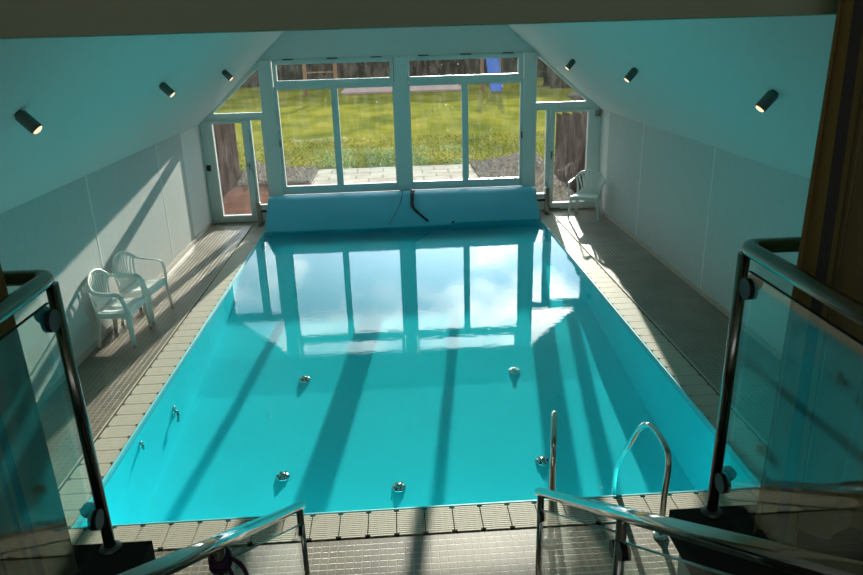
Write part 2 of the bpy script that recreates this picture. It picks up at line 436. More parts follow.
# ------------------------------------------------------------------ dimensions (deck = 0, camera at 3.0)
XL, XR = -3.28, 3.60
PX0, PX1 = -2.245, 2.435
PY0, PY1 = 3.975, 11.94
CW = 0.29
YF = 12.30
SL, SR = 0.92, 0.85
ZL, ZR = 1.72, 1.74
ZC = 3.35
FLZ = 1.38       # lounge floor
slopeL = lambda x: ZL + SL * (x - XL)
slopeR = lambda x: ZR + SR * (XR - x)
xcl = XL + (ZC - ZL) / SL
xcr = XR - (ZC - ZR) / SR

# ------------------------------------------------------------------ room shell
GX0, GX1 = PX0 - CW, PX1 + CW
GY0 = PY0 - CW
mb = MB().box(XL, GX0, GY0, 9.35, -0.3, 0)
mb.box(GX1, XR, GY0, 9.35, -0.3, 0)
mb.box(XL, XR, 0.6, GY0, -0.3, 0)
mb.box(XL, XR, PY1 + CW, YF + 0.1, -0.3, 0)
struct(mb, 'floor', M['tile'], 'brown mosaic tiled pool deck around the water', 'floor')
mb = MB().box(XL, GX0, 9.35, PY1 + CW, -0.3, 0).box(GX1, XR, 9.35, PY1 + CW, -0.3, 0)
struct(mb, 'floor_far', M['tile_r'], 'ribbed brown tiles of the deck beside the far end', 'floor')
mb = MB()
for (a, b, c, d) in ((GX0, PX0 - 0.016, GY0, PY1 + CW), (PX1 + 0.016, GX1, GY0, PY1 + CW), (PX0 - 0.016, PX1 + 0.016, GY0, PY0 - 0.016), (PX0 - 0.016, PX1 + 0.016, PY1 + 0.016, PY1 + CW)):
    mb.box(a, b, c, d, -0.3, -0.03)
struct(mb, 'trim_gutter', M['channel'], 'dark overflow channel under the gratings', 'gutter')
mb = MB()
L = 0.016
for (a, b, c, d) in ((PX0 - L, PX0, PY0 - L, PY1 + L), (PX1, PX1 + L, PY0 - L, PY1 + L), (PX0, PX1, PY0 - L, PY0), (PX0, PX1, PY1, PY1 + L)):
    mb.box(a, b, c, d, -0.05, 0.006)
struct(mb, 'trim_pool_edge', M['lip'], 'pale turquoise lip around the pool', 'pool edge', bevel=0.004)
for i, x in enumerate((GX0, GX1)):
    s_ = -1 if i == 0 else 1
    struct(MB().box(x, x + s_ * 0.012, GY0, PY1 + CW, 0.0, 0.007), 'trim_%d' % (i + 1), M['grate'])
# pool basin
_ZP = [(3.0, -0.83), (4.0, -0.79), (5.0, -0.71), (6.0, -0.625), (6.75, -0.555), (7.5, -0.455), (8.4, -0.36), (9.5, -0.28), (10.7, -0.22), (12.5, -0.18)]
def zf(y):
    for (a, za), (b, zb) in zip(_ZP[:-1], _ZP[1:]):
        if y <= b:
            return za + (zb - za) * (y - a) / (b - a)
    return _ZP[-1][1]
def basin():
    mb = MB()
    y0, y1 = PY0, PY1
    ysb = [y0] + [p[0] for p in _ZP if y0 < p[0] < y1] + [y1]
    for a, b in zip(ysb[:-1], ysb[1:]):
        mb.add([(PX0, a, zf(a)), (PX1, a, zf(a)), (PX1, b, zf(b)), (PX0, b, zf(b))], [(0, 1, 2, 3)], True)
        mb.add([(PX0, a, -0.05), (PX0, b, -0.05), (PX0, b, zf(b)), (PX0, a, zf(a))], [(0, 1, 2, 3)])
        mb.add([(PX1, a, -0.05), (PX1, b, -0.05), (PX1, b, zf(b)), (PX1, a, zf(a))], [(0, 3, 2, 1)])
    mb.add([(PX0, y0, -0.05), (PX1, y0, -0.05), (PX1, y0, zf(y0)), (PX0, y0, zf(y0))], [(0, 3, 2, 1)])
    mb.add([(PX0, y1, -0.05), (PX1, y1, -0.05), (PX1, y1, zf(y1)), (PX0, y1, zf(y1))], [(0, 1, 2, 3)])
    # outer shell, so that the basin has a thickness
    t = 0.12
    mb.box(PX0 - t, PX0 - 0.001, y0 - t, y1 + t, -1.0, -0.301)
    mb.box(PX1 + 0.001, PX1 + t, y0 - t, y1 + t, -1.0, -0.301)
    mb.box(PX0, PX1, y0 - t, y0 - 0.001, -1.0, -0.301)
    mb.box(PX0, PX1, y1 + 0.001, y1 + t, -1.0, -0.301)
    mb.box(PX0 - t, PX1 + t, y0 - t, y1 + t, -1.1, -1.0)
    o = mb.build('pool_basin', M['liner']); o['kind'] = 'structure'; o['label'] = 'turquoise lined swimming pool basin'; o['category'] = 'pool'
basin()
w_ = MB().add([(PX0, PY0, -0.018), (PX1, PY0, -0.018), (PX1, PY1, -0.018), (PX0, PY1, -0.018)], [(0, 1, 2, 3)]).build('pool_water', M['water'])
tag(w_, 'clear calm turquoise water filling the swimming pool', 'water', kind='stuff')

T = 0.2
struct(MB().box(XL - T, XL, -4, YF, -0.3, 2.0).box(XL - T, XL, -4, 2.2, 2.0, 4.4), 'wall_left', M['wall'], 'long low white wall left of the pool', 'wall')
struct(MB().box(XR, XR + T, -4, YF, -0.3, 2.0).box(XR, XR + T, -4, 2.2, 2.0, 4.4), 'wall_right', M['wall'], 'long low white wall right of the pool', 'wall')
# fabric covered wall boards with pale seams between them
for side, x, s_, edges in (('left', XL, 1, (2.25, 5.2, 7.53, 9.87, 11.05)), ('right', XR, -1, (2.25, 5.4, 7.73, 10.08, 11.74))):
    mb = MB(); ms = MB()
    for a, b in zip(edges[:-1], edges[1:]):
        mb.box(x, x + s_ * 0.012, a + 0.02, b - (0.02 if b != edges[-1] else 0), 0.07, (ZL if s_ > 0 else ZR) + 0.008)
    for b in edges[1:-1]:
        ms.box(x, x + s_ * 0.014, b - 0.018, b + 0.018, 0.07, (ZL if s_ > 0 else ZR) + 0.008)
    struct(mb, 'trim_panel_' + side, M['panel'], 'grey fabric boards on the %s wall' % side, 'wall panel')
    struct(ms, 'trim_seam_' + side, M['wall'])
    struct(MB().box(x, x + s_ * 0.022, 2.0, YF - 0.06, 0, 0.07), 'baseboard_' + side, M['base'], bevel=0.003)
# sloping ceilings and top
t = 0.25
Y0c = 2.1
struct(MB().prism([(XL - 0.01, slopeL(XL - 0.01)), (xcl, ZC), (xcl, ZC + t), (XL - 0.3, slopeL(XL - 0.3) + t), (XL - 0.3, slopeL(XL - 0.3))], 'y', Y0c, YF + 0.15), 'ceiling_left_slope', M['ceiling'], 'left sloping white ceiling over the pool', 'ceiling')
struct(MB().prism([(XR + 0.01, slopeR(XR + 0.01)), (xcr, ZC), (xcr, ZC + t), (XR + 0.3, slopeR(XR + 0.3) + t), (XR + 0.3, slopeR(XR + 0.3))], 'y', Y0c, YF + 0.15), 'ceiling_right_slope', M['ceiling'], 'right sloping white ceiling over the pool', 'ceiling')
struct(MB().box(xcl - 0.05, xcr + 0.05, Y0c, YF + 0.15, ZC, ZC + t), 'ceiling', M['ceiling'])
# beam / wall over the opening, gable infill
struct(MB().box(XL, XR, 1.98, 2.28, 3.03, 4.4), 'wall_beam', M['lounge'], 'dark olive beam across the top of the opening', 'beam')
mb = MB().prism([(XL, ZL), (xcl, ZC), (XL, ZC)], 'y', 2.04, 2.2).prism([(XR, ZR), (xcr, ZC), (XR, ZC)], 'y', 2.04, 2.2)
struct(mb, 'wall_gable_infill', M['wall'])
# lounge behind the camera
LY = 0.72
struct(MB().box(XL, XR, -4, LY, FLZ - 0.1, FLZ).box(XL, -0.905, LY, 2.05, FLZ - 0.1, FLZ).box(0.925, XR, LY, 2.05, FLZ - 0.1, FLZ), 'floor_lounge', M['slab'], 'dark carpeted upper floor edge beside the stair', 'floor')
struct(MB().box(XL, -0.93, 1.9, 1.99, 0, FLZ - 0.1).box(0.95, XR, 1.9, 1.99, 0, FLZ - 0.1).box(-1.0, -0.93, LY, 1.9, 0, FLZ - 0.1).box(0.95, 1.02, LY, 1.9, 0, FLZ - 0.1).box(-0.93, 0.95, LY - 0.08, LY - 0.01, 0, FLZ - 0.1), 'wall_under_lounge', M['wall'])
struct(MB().box(XL - T, XR + T, -4.2, -4, 0, 2.8).box(XL - T, XR + T, -4.2, -4, 4.0, 4.4).box(XL - T, -2.9, -4.2, -4, 2.8, 4.0).box(3.2, XR + T, -4.2, -4, 2.8, 4.0), 'wall_back', M['lounge'])  # opening made for the added window that lights the lounge

struct(MB().box(XL - T, XR + T, -4.2, 2.28, 4.4, 4.6), 'ceiling_lounge', M['lounge'])
# far wall
mb = MB().box(-2.2, 2.45, YF, YF + 0.2, -0.3, 0.44)
struct(mb, 'wall_far', M['wall'], 'low white wall under the garden windows', 'wall')
xa, xb = XL + (2.73 - ZL) / SL, XR - (2.73 - ZR) / SR
struct(MB().prism([(xa, 2.73), (xb, 2.73), (xcr, ZC), (xcl, ZC)], 'y', YF - 0.01, YF + 0.15), 'wall_far_top', M['ceiling'])
struct(MB().box(-3.6, 3.9, YF, YF + 0.2, -0.3, 0.0), 'trim_threshold', M['base'])

# ------------------------------------------------------------------ garden front: windows and doors
YA, YB = YF - 0.02, YF + 0.07
def pane(name, poly, parent, m=M['pane']):
    return MB().prism(poly, 'y', YF + 0.02, YF + 0.026).build(name, m, parent)
def rect(x0, x1, z0, z1): return [(x0, z0), (x1, z0), (x1, z1), (x0, z1)]
def root_struct(name, label, cat):
    o = bpy.data.objects.new(name, None); COL.objects.link(o); o.location = (0, 0, 0)
    o['kind'] = 'structure'; o['label'] = label; o['category'] = cat
    return o
def ring(mb, x0, x1, z0, z1, gx0, gx1, gz0, gz1, ya=YA, yb=YB):
    mb.box(x0, gx0, ya, yb, z0, z1); mb.box(gx1, x1, ya, yb, z0, z1)
    mb.box(gx0, gx1, ya, yb, z0, gz0); mb.box(gx0, gx1, ya, yb, gz1, z1)
def main_window(name, label, x0, x1, gx, hinge):
    (va, vb), (pa, pb), (pc, pd) = gx
    r = root_struct(name, label, 'window')
    mb = MB()
    ring(mb, x0, x1, 0.46, 2.29, pa, pd, 0.605, 2.235)
    mb.box(pb, pc, YA, YB, 0.605, 2.235)
    mb.build('frame', M['frame'], r, 0.006)
    pane('pane', rect(pa, pb, 0.605, 2.235), r); pane('pane', rect(pc, pd, 0.605, 2.235), r)
    mb = MB(); ring(mb, x0 + 0.01, x1 - 0.01, 2.291, 2.71, va, vb, 2.385, 2.64, YA - 0.012, YB - 0.01)
    s_ = mb.build('vent_sash', M['frame'], r, 0.006)
    pane('pane', rect(va, vb, 2.385, 2.64), s_)
    for fx in (0.14, 0.5, 0.86):
        xx = x0 + (x1 - x0) * fx
        MB().box(xx - 0.09, xx + 0.09, YA - 0.035, YA, 2.712, 2.728).build('hinge', M['black'], r)
    MB().box(hinge - 0.012, hinge + 0.012, YA - 0.03, YA, 1.30, 1.42).build('handle', M['steel_d'], r, 0.004)
main_window('window_1', 'left white framed garden window with two tall panes', -1.985, 0.04, ((-1.91, -0.03), (-1.93, -1.04), (-0.925, 0.0)), -1.955)
main_window('window_2', 'right white framed garden window with two tall panes', 0.265, 2.235, ((0.305, 2.14), (0.295, 1.175), (1.285, 2.185)), 2.21)
mb = MB()
for x0, x1 in ((-2.2, -1.985), (0.04, 0.265), (2.235, 2.45)):
    mb.box(x0, x1, YA - 0.05, YB + 0.03, 0.0 if x0 != 0.04 else 0.46, 2.72)
mb.box(-2.2, 2.45, YA, YB, 2.71, 2.735)
struct(mb, 'trim_post', M['frame'], 'broad white posts between the garden windows', 'post', bevel=0.008)
struct(MB().box(-2.1, 2.36, YF - 0.04, YF, 0.43, 0.455), 'trim_sill', M['frame'], bevel=0.006)
struct(MB().box(-2.1, 2.36, YF - 0.02, YF, 0.36, 0.429), 'trim_sill_painted_shadow', M['channel'])  # dark strip painted in as the shadow below the sill
# triangles
def tri(name, label, pts, outer):
    r = root_struct(name, label, 'window')
    mb = MB()
    n = len(pts)
    # frame as quads between outer and inner triangle
    for i in range(3):
        j = (i + 1) % 3
        mb.prism([outer[i], outer[j], pts[j], pts[i]], 'y', YA, YB)
    o = mb.build('frame', M['frame'], r); fix_normals(o)
    fix_normals(pane('pane', pts, r))
tri('window_3', 'left triangular window under the sloping ceiling', [(-3.04, 1.885), (-2.215, 1.885), (-2.215, 2.60)], [(-3.30, 1.79), (-2.19, 1.79), (-2.19, slopeL(-2.19) + 0.01)])
tri('window_4', 'right triangular window under the sloping ceiling', [(2.46, 1.89), (3.34, 1.89), (2.46, 2.66)], [(2.44, 1.80), (3.60, 1.80), (2.44, slopeR(2.44) + 0.01)])
mb = MB()
for x in (-2.9, -0.95, 1.1, 3.14):
    mb.box(x, x + 0.06, -4.12, -4.04, 2.8, 4.0)
mb.box(-2.9, 3.2, -4.12, -4.04, 2.8, 2.86).box(-2.9, 3.2, -4.12, -4.04, 3.94, 4.0)
struct(mb, 'window_added', M['frame'], 'wide unseen window added behind the viewpoint to light the lounge', 'window')  # added out of view so daylight reaches the beam and curtains
# doors
def door(name, label, jamb, leaf, glass, side, sglass, handle_x):
    r = root_struct(name, label, 'door')
    mb = MB()
    x0, x1 = jamb
    mb.box(min(x0, x1), max(x0, x1), YA, YB, 0.0, 1.80)                       # jamb by the wall
    a, b = side
    ring(mb, a, b, 0.0, 1.80, sglass[0], sglass[1], 0.30, 1.76)
    l0, l1 = leaf
    mb.box(l0, l1, YA, YB, 1.765, 1.80)
    mb.box(l0, l1, YA, YB, 0.0, 0.02)
    mb.build('frame', M['frame'], r, 0.005)
    pane('pane', rect(sglass[0], sglass[1], 0.30, 1.76), r)
    mb = MB(); ring(mb, l0 + 0.004, l1 - 0.004, 0.024, 1.762, glass[0], glass[1], 0.13, 1.72, YA - 0.025, YB - 0.02)
    s_ = mb.build('door_leaf', M['frame'], r, 0.005)
    pane('pane', rect(glass[0], glass[1], 0.13, 1.72), s_)
    mb = MB().box(handle_x - 0.012, handle_x + 0.012, YA - 0.04, YA - 0.025, 0.93, 1.05)
    mb.cyl((handle_x, YA - 0.03, 1.0), (handle_x, YA - 0.07, 1.0), 0.009, 10)
    mb.cyl((handle_x, YA - 0.065, 1.0), (handle_x + (0.07 if handle_x < 0 else -0.07) * -1, YA - 0.065, 1.0), 0.008, 10)
    mb.build('handle', M['steel_d'], s_)
    return r
d1 = door('door_1', 'left glazed garden door beside the left wall', (-3.28, -3.17), (-3.17, -2.47), (-3.075, -2.58), (-2.47, -2.2), (-2.43, -2.255), -2.52)
d2 = door('door_2', 'right glazed garden door behind the white chair', (3.47, 3.60), (2.70, 3.47), (2.79, 3.375), (2.45, 2.70), (2.47, 2.645), 2.745)
# round black door stop on the left jamb
mb = MB().box(-3.26, -3.19, YA - 0.012, YA, 0.93, 1.03)
mb.tube([(-3.225, YA - 0.012, 0.98), (-3.225, YA - 0.06, 0.98)], 0.028, 16)
tag(mb.build('door_stop', M['black']), 'small black round door holder on the left door jamb', 'door holder')
mb = MB().box(3.50, 3.585, YA - 0.05, YA, 1.63, 1.72).box(3.515, 3.57, YA - 0.062, YA - 0.05, 1.645, 1.705)
tag(mb.build('motion_sensor', M['steel_d'], None, 0.006), 'small grey sensor box above the right garden door corner', 'sensor')

# ------------------------------------------------------------------ outside
struct(MB().box(-60, 60, YF + 0.2, 80, -0.4, -0.05), 'floor_ground', M['soil'])
def lawn_fn(u, v):
    x = -45 + 90 * u; y = 17.4 + 62 * v
    z = 0.0
    return (x, y, z)
o = MB().grid(lawn_fn, 60, 50).build('lawn', M['lawn']); tag(o, 'broad sunlit green lawn beyond the garden windows', 'lawn', kind='stuff')
mb = MB()
for i in range(16000):
    y = 17.5 + 5.5 * random.random() ** 1.6
    x = random.uniform(-6, 6)
    h = random.uniform(0.02, 0.055); a = random.random() * pi; w = 0.009
    dx, dy = cos(a) * w, sin(a) * w
    lx, ly = random.uniform(-.03, .03), random.uniform(-.03, .03)
    mb.add([(x - dx, y - dy, 0.001), (x + dx, y + dy, 0.001), (x + lx, y + ly, h)], [(0, 1, 2)])
tag(mb.build('grass_tufts', M['blade']), 'rough grass tufts along the near edge of the lawn', 'grass', kind='stuff')
o = MB().box(-1.9, 1.85, YF + 0.21, 17.45, -0.05, 0.0).build('patio', M['paver']); o['kind'] = 'structure'; o['label'] = 'pale slab patio outside the garden windows'; o['category'] = 'patio'
o = MB().box(-4.6, -1.92, YF + 0.21, 15.7, -0.05, -0.004).build('brick_path', M['brick']); o['kind'] = 'structure'; o['label'] = 'reddish paving outside the left garden door'; o['category'] = 'path'
o = MB().box(-3.0, 4.2, 42.0, 50, 0.001, 0.14).build('garden_bed', M['pinkbed'], None, 0.03); tag(o, 'pale pinkish raised bed in front of the far hedge', 'garden bed')
def gravel(name, label, n, fn, fx, x0, x1, y0, y1):
    mb = MB()
    mb.grid(lambda u, v: (x0 + (x1 - x0) * u, y0 + (y1 - y0) * v, fx(x0 + (x1 - x0) * u, y0 + (y1 - y0) * v) + 0.004), 20, 24)
    base = [Vector(v) for v in ((0, 0, 1), (0.9, 0, 0.1), (0, 0.9, 0), (-0.9, 0, 0.1), (0, -0.9, 0), (0, 0, -0.7))]
    fs = [(0, 1, 2), (0, 2, 3), (0, 3, 4), (0, 4, 1), (5, 2, 1), (5, 3, 2), (5, 4, 3), (5, 1, 4)]
    for i in range(n):
        x, y = fn()
        z = fx(x, y)
        r = random.uniform(0.015, 0.05) * (1.6 if random.random() < 0.12 else 1)
        rot = Matrix.Rotation(random.random() * 6, 3, 'Z')
        sc = [r * random.uniform(0.7, 1.3) for _ in range(3)]
        mb.add([Vector((x, y, z + 0.006 + sc[2] * 0.6)) + rot @ Vector((p.x * sc[0], p.y * sc[1], p.z * sc[2])) for p in base], fs)
    tag(mb.build(name, M['stone2']), label, 'gravel', kind='stuff')
gravel('gravel_bank', 'grey rubble bank outside the left garden door', 2800, lambda: (random.uniform(-3.54, -1.95), random.uniform(15.75, 17.45)),
       lambda x, y: 0.40 * max(0, 1 - abs(y - 17.45) / 1.8) * min(1, max(0, (-x - 2.9) / 1.0)), -3.56, -1.92, 15.72, 17.48)
gravel('gravel_strip', 'grey gravel outside the right garden door', 5200, lambda: (random.uniform(1.9, 3.45), random.uniform(12.6, 17.45)),
       lambda x, y: 0.22 * max(0, 1 - abs(y - 17.45) / 2.6) * min(1, max(0, (x - 2.2) / 1.0)), 1.87, 3.52, 12.56, 17.48)
# board fences outside the doors: every board a part
def fence(name, label, x, boards, s_):
    r = thing(name, label, 'fence', (x, boards[0][0], 0))
    for i, (y, h) in enumerate(boards):
        MB().box(-0.014, 0.014, 0.004, 0.135, -0.05, h).build('board', M['wood_d'], r, 0.003).location = (random.uniform(-.008, .008), y - boards[0][0], 0)
    MB().box(s_ * 0.014, s_ * 0.06, 0, boards[-1][0] - boards[0][0] + 0.13, 0.35, 0.44).box(s_ * 0.014, s_ * 0.06, 0, boards[-1][0] - boards[0][0] + 0.13, 1.0, 1.09).build('rail', M['wood_d'], r)
    return r
def hts(y0, n, ha, hb):
    out = []
    for i in range(n):
        y = y0 + i * 0.142
        h = ha + (hb - ha) * (i / (n - 1)); h = round(h / 0.09) * 0.09 + random.uniform(-.008, .008)
        out.append((y, h))
    return out
fence('board_fence', 'dark upright board fence outside the left garden door', -3.62, hts(12.75, 26, 1.66, 1.36), -1)
fence('board_fence', 'dark upright board fence outside the right garden door', 3.62, hts(12.75, 21, 1.66, 1.34), 1)
# pale dead branches by the right door
mb = MB()
for (x, y, dx, dz) in ((2.85, 14.2, 0.42, 0.5), (2.9, 14.25, -0.1, 0.55), (2.95, 14.1, 0.25, 0.2)):
    pts = [(x + dx * k / 5 + random.uniform(-.02, .02), y + random.uniform(-.03, .03), 0.06 + dz * k / 5) for k in range(6)]
    mb.tube(pts, [0.035 * (1 - k / 7) for k in range(6)], 7)
for k in range(7):
    a = random.uniform(-1, 1); x = 2.9 + random.uniform(-.1, .35)
    mb.tube([(x, 14.2, 0.25 + random.random() * .2), (x + a * .12, 14.15, 0.45 + random.random() * .2), (x + a * .28, 14.1, 0.55 + random.random() * .15)], [0.014, 0.01, 0.004], 6)
tag(mb.build('dead_branch', M['twig']), 'pale bare branches on the gravel outside the right garden door', 'branch')
# stones on the lawn
def rock(name, loc, s, label):
    bm = bmesh.new(); bmesh.ops.create_icosphere(bm, subdivisions=3, radius=1)
    for v in bm.verts:
        n_ = 1 + 0.35 * noise.noise(v.co * 1.7 + Vector(loc)); v.co = Vector((v.co.x * s[0], v.co.y * s[1], v.co.z * s[2])) * n_
    me = bpy.data.meshes.new(name); bm.to_mesh(me); bm.free(); me.materials.append(M['stone'])
    o = bpy.data.objects.new(name, me); COL.objects.link(o); o.location = loc
    tag(o, label, 'rock')
rock('garden_rock', (-9.6, 40.0, 0.38), (0.7, 0.5, 0.4), 'pinkish rock on the lawn seen through the left triangular window')
rock('garden_rock', (8.9, 33.0, 0.26), (0.8, 0.4, 0.25), 'low rock on the lawn seen through the right triangular window')
# timber swing frame
r = thing('swing_frame', 'timber swing frame with crossbar at the lawn end', 'swing frame', (-4.1, 42.2, 0))
for x in (-0.87, 0.87):
    MB().box(x - 0.1, x + 0.1, -0.1, 0.1, 0, 2.4).build('post', M['wood_l'], r, 0.01)
MB().box(-0.97, 0.97, -0.09, 0.09, 2.4, 2.58).build('top_beam', M['wood_l'], r, 0.01)
MB().box(-0.77, 0.77, -0.04, 0.04, 1.25, 1.33).build('crossbar', M['wood_l'], r, 0.008)
# slide
r = thing('playground_slide', 'blue garden slide on a timber frame at the lawn end', 'slide', (5.62, 39.0, 0))
def chute(u, v):
    x = -0.32 + 0.64 * u
    y = 2.1 * v
    z = 0.14 + 1.95 * (v if v > 0.12 else 0.12 * (v / 0.12) ** 2)
    return (x, y, z + (0.14 if u in (0, 1) else 0))
mb = MB().grid(chute, 8, 16, True, 0.03)
mb.tube([(-0.33, 2.1 * k / 10, 0.26 + 1.95 * k / 10) for k in range(11)], 0.035, 8).tube([(0.33, 2.1 * k / 10, 0.26 + 1.95 * k / 10) for k in range(11)], 0.035, 8)
mb.build('chute', M['slide'], r)
for x in (-0.47, 0.47):
    for y in (2.0, 2.75):
        MB().box(x - 0.055, x + 0.055, y - 0.055, y + 0.055, 0, 2.9).build('post', M['wood_l'], r, 0.008)
MB().box(-0.53, 0.53, 2.0, 2.8, 1.98, 2.06).build('platform', M['wood_l'], r)
# hedges
def hedge(name, x0, x1, y, h, label):
    def fn(u, v):
        x = x0 + (x1 - x0) * u
        a = v * pi
        yy = y - 1.3 * sin(a) if False else y
        # profile: front face up, over the top, down the back
        if v < 0.42: py, pz = -1.2, h * v / 0.42
        elif v < 0.58: py, pz = -1.2 + 2.4 * (v - 0.42) / 0.16, h
        else: py, pz = 1.2, h * (1 - (v - 0.58) / 0.42)
        n1 = noise.fractal(Vector((x * 0.55, py, pz * 0.35)), 0.7, 2.2, 5)
        k = 0.55 * n1
        return (x + 0.2 * n1, y + py + (k if py < 0 else -k) * 1.3, max(0.002, pz + (0.5 * n1 if pz > 0.4 * h else 0)))
    mb = MB().grid(fn, 260, 40, False)
    r = mb.build(name, M['bush']); tag(r, label, 'hedge')
    mb = MB()
    for i in range(9000):
        x = random.uniform(x0, x1); z = h * random.random()
        n1 = noise.fractal(Vector((x * 0.55, -1.2, z * 0.35)), 0.7, 2.2, 5)
        yy = y - 1.2 + 0.55 * 1.3 * n1 - random.uniform(0, 0.18)
        s_ = random.uniform(0.05, 0.13); a = random.uniform(-.5, .5)
        mb.add([(x - s_ * .4, yy, z), (x + s_ * .4, yy - .02, z + a * s_), (x + a * s_, yy + .03, z + s_ * 1.7)], [(0, 1, 2)])
    o = mb.build('foliage', M['bush2'], r)
    o['kind'] = 'stuff'
hedge('hedge', -24, 24, 54, 4.2, 'tall dark hedge across the far end of the lawn')
hedge('hedge', 9.2, 26, 43, 4.0, 'dark hedge at the right edge of the lawn')

# ------------------------------------------------------------------ pool gratings: one module, many copies
def grate_mb():
    mb = MB()
    Lm, Wd = 0.180, CW - 0.036      # length along the edge, width across
    x0, y0 = -Lm / 2, -Wd / 2
    n = 13; pitch = Wd / n
    for i in range(n):
        c = 0.014 if i in (0, n - 1) else 0.0
        mb.box(x0 + c, -x0 - c, y0 + i * pitch + 0.003, y0 + (i + 1) * pitch - 0.003, -0.012, 0.0045)
    for x in (-0.065, -0.022, 0.022, 0.065):
        mb.box(x - 0.006, x + 0.006, y0 + 0.004, -y0 - 0.004, -0.028, 0.002)
    return mb
def lay(pts, rz, label, group):
    src = None
    for (x, y) in pts:
        if src is None:
            src = grate_mb().build('pool_grating', M['grate'])
            o = src
        else:
            o = src.copy(); COL.objects.link(o)
        o.location = (x, y, 0.0); o.rotation_euler = (0, 0, rz)
        tag(o, label, 'grating', group)
P_ = 0.187
ys = [PY0 + P_ / 2 + i * P_ for i in range(int((PY1 + CW - PY0) / P_))]
xo = CW / 2 + 0.002
lay([(PX0 - xo, y) for y in ys], pi / 2, 'beige slatted grating module along the left pool edge', 'gratings along the left pool edge')
lay([(PX1 + xo, y) for y in ys], pi / 2, 'beige slatted grating module along the right pool edge', 'gratings along the right pool edge')
xs = [GX0 + P_ / 2 + 0.004 + i * P_ for i in range(int((GX1 - GX0) / P_))]
lay([(x, PY0 - xo) for x in xs], 0, 'beige slatted grating module along the near pool edge', 'gratings along the near pool edge')
# the far strip behind the cover roll is one piece
mb = MB()
for i in range(22):
    mb.box(PX0 + 0.01, PX1 - 0.01, PY1 + 0.03 + i * 0.0118, PY1 + 0.038 + i * 0.0118, -0.03, 0.004)
tag(mb.build('far_grating', M['grate']), 'beige slatted grating strip behind the blue cover roll', 'grating')

# ------------------------------------------------------------------ rolled pool cover
RY, RZ, RR = 12.015, 0.246, 0.236
root = thing('pool_cover_roll', 'blue pool cover rolled up across the far end of the water', 'pool cover', (0, RY, 0))
def roll(u, v):
    x = -2.19 + (4.60) * u
    a = 2 * pi * v
    r = RR + 0.004 * noise.noise(Vector((x * 0.8, v * 6, 0))) + 0.005 * sin(x * 0.7)
    return (x, r * cos(a), RZ + r * sin(a))
mb = MB().grid(roll, 90, 48)
n0 = len(mb.v)
mb.build('rolled_sheet', M['cover'], root)
for x in (-2.19, 2.41):     # spiral ends
    m2 = MB()
    m2.tube([(x, 0, RZ), (x + 0.004 * (1 if x > 0 else -1), 0, RZ)], RR - 0.003, 40)
    for k in range(6):
        rr = 0.07 + k * 0.03
        m2.tube([(x, rr * cos(a * pi / 18), RZ + rr * sin(a * pi / 18)) for a in range(36)], 0.004, 5, closed=True)
    m2.build('roll_end', M['cover_e'], root)
# loose outer sheet: leaves the roll and slopes down to the water in front of it
A0 = radians(135.4)
TP = (RR * cos(A0), RZ + RR * sin(A0))
FP = (-0.565, -0.008)
ARC, LIN = RR * (A0 - pi / 2), sqrt((TP[0] - FP[0]) ** 2 + (TP[1] - FP[1]) ** 2)
def on_cover(x, t_, off=0.0):
    """point on the cover, t_=0 on top of the roll, 1 at the water; local to the roll"""
    d_ = t_ * (ARC + LIN)
    nx, nz = cos(A0), sin(A0)
    if d_ < ARC:
        a = pi / 2 + d_ / RR
        return (x, (RR + off) * cos(a), RZ + (RR + off) * sin(a))
    k = (d_ - ARC) / LIN
    bulge = 0.022 * sin(pi * k) + 0.004 * sin(x * 2.3) * k
    return (x, TP[0] + (FP[0] - TP[0]) * k + nx * (off + bulge), TP[1] + (FP[1] - TP[1]) * k + nz * (off + bulge))
MB().grid(lambda u, v: on_cover(-2.225 + 4.64 * u + 0.03 * (1 - v) * (1 - 2 * u), v * (0.985 if u < 0.67 else 0.945), 0.012), 101, 26, True, 0.006).build('cover_tail', M['cover'], root)
MB().tube([on_cover(-2.225 + 4.64 * 0.67 * k / 60, 0.985, 0.013) for k in range(61)], 0.006, 6).build('hem', M['cover_e'], root)
MB().cyl((-2.353, 0, RZ), (2.592, 0, RZ), 0.022, 16).build('axle', M['steel_d'], root)
r = thing('roller_bracket', 'dark metal roller bracket at the right end of the blue cover', 'bracket', (2.63, RY, 0))
MB().box(-0.035, 0.035, -0.05, 0.05, 0.007, 0.47).build('upright', M['steel_d'], r, 0.006)
MB().box(-0.045, 0.045, -0.16, 0.16, 0.0045, 0.02).build('base_plate', M['steel_d'], r, 0.004)
mb = MB().tube([(0.03, -0.05, RZ - 0.1), (0.03, -0.16, RZ - 0.12), (0.20, -0.17, RZ - 0.12)], 0.011, 8)
mb.build('crank_handle', M['black'], r)
r = thing('roller_bracket', 'metal roller bracket at the left end of the blue cover', 'bracket', (-2.39, RY, 0))
MB().box(-0.035, 0.035, -0.05, 0.05, 0.007, 0.40).build('upright', M['steel_d'], r, 0.006)
MB().box(-0.045, 0.045, -0.16, 0.16, 0.0045, 0.02).build('base_plate', M['steel_d'], r, 0.004)
def W_(p): return (p[0], p[1] + RY, p[2])
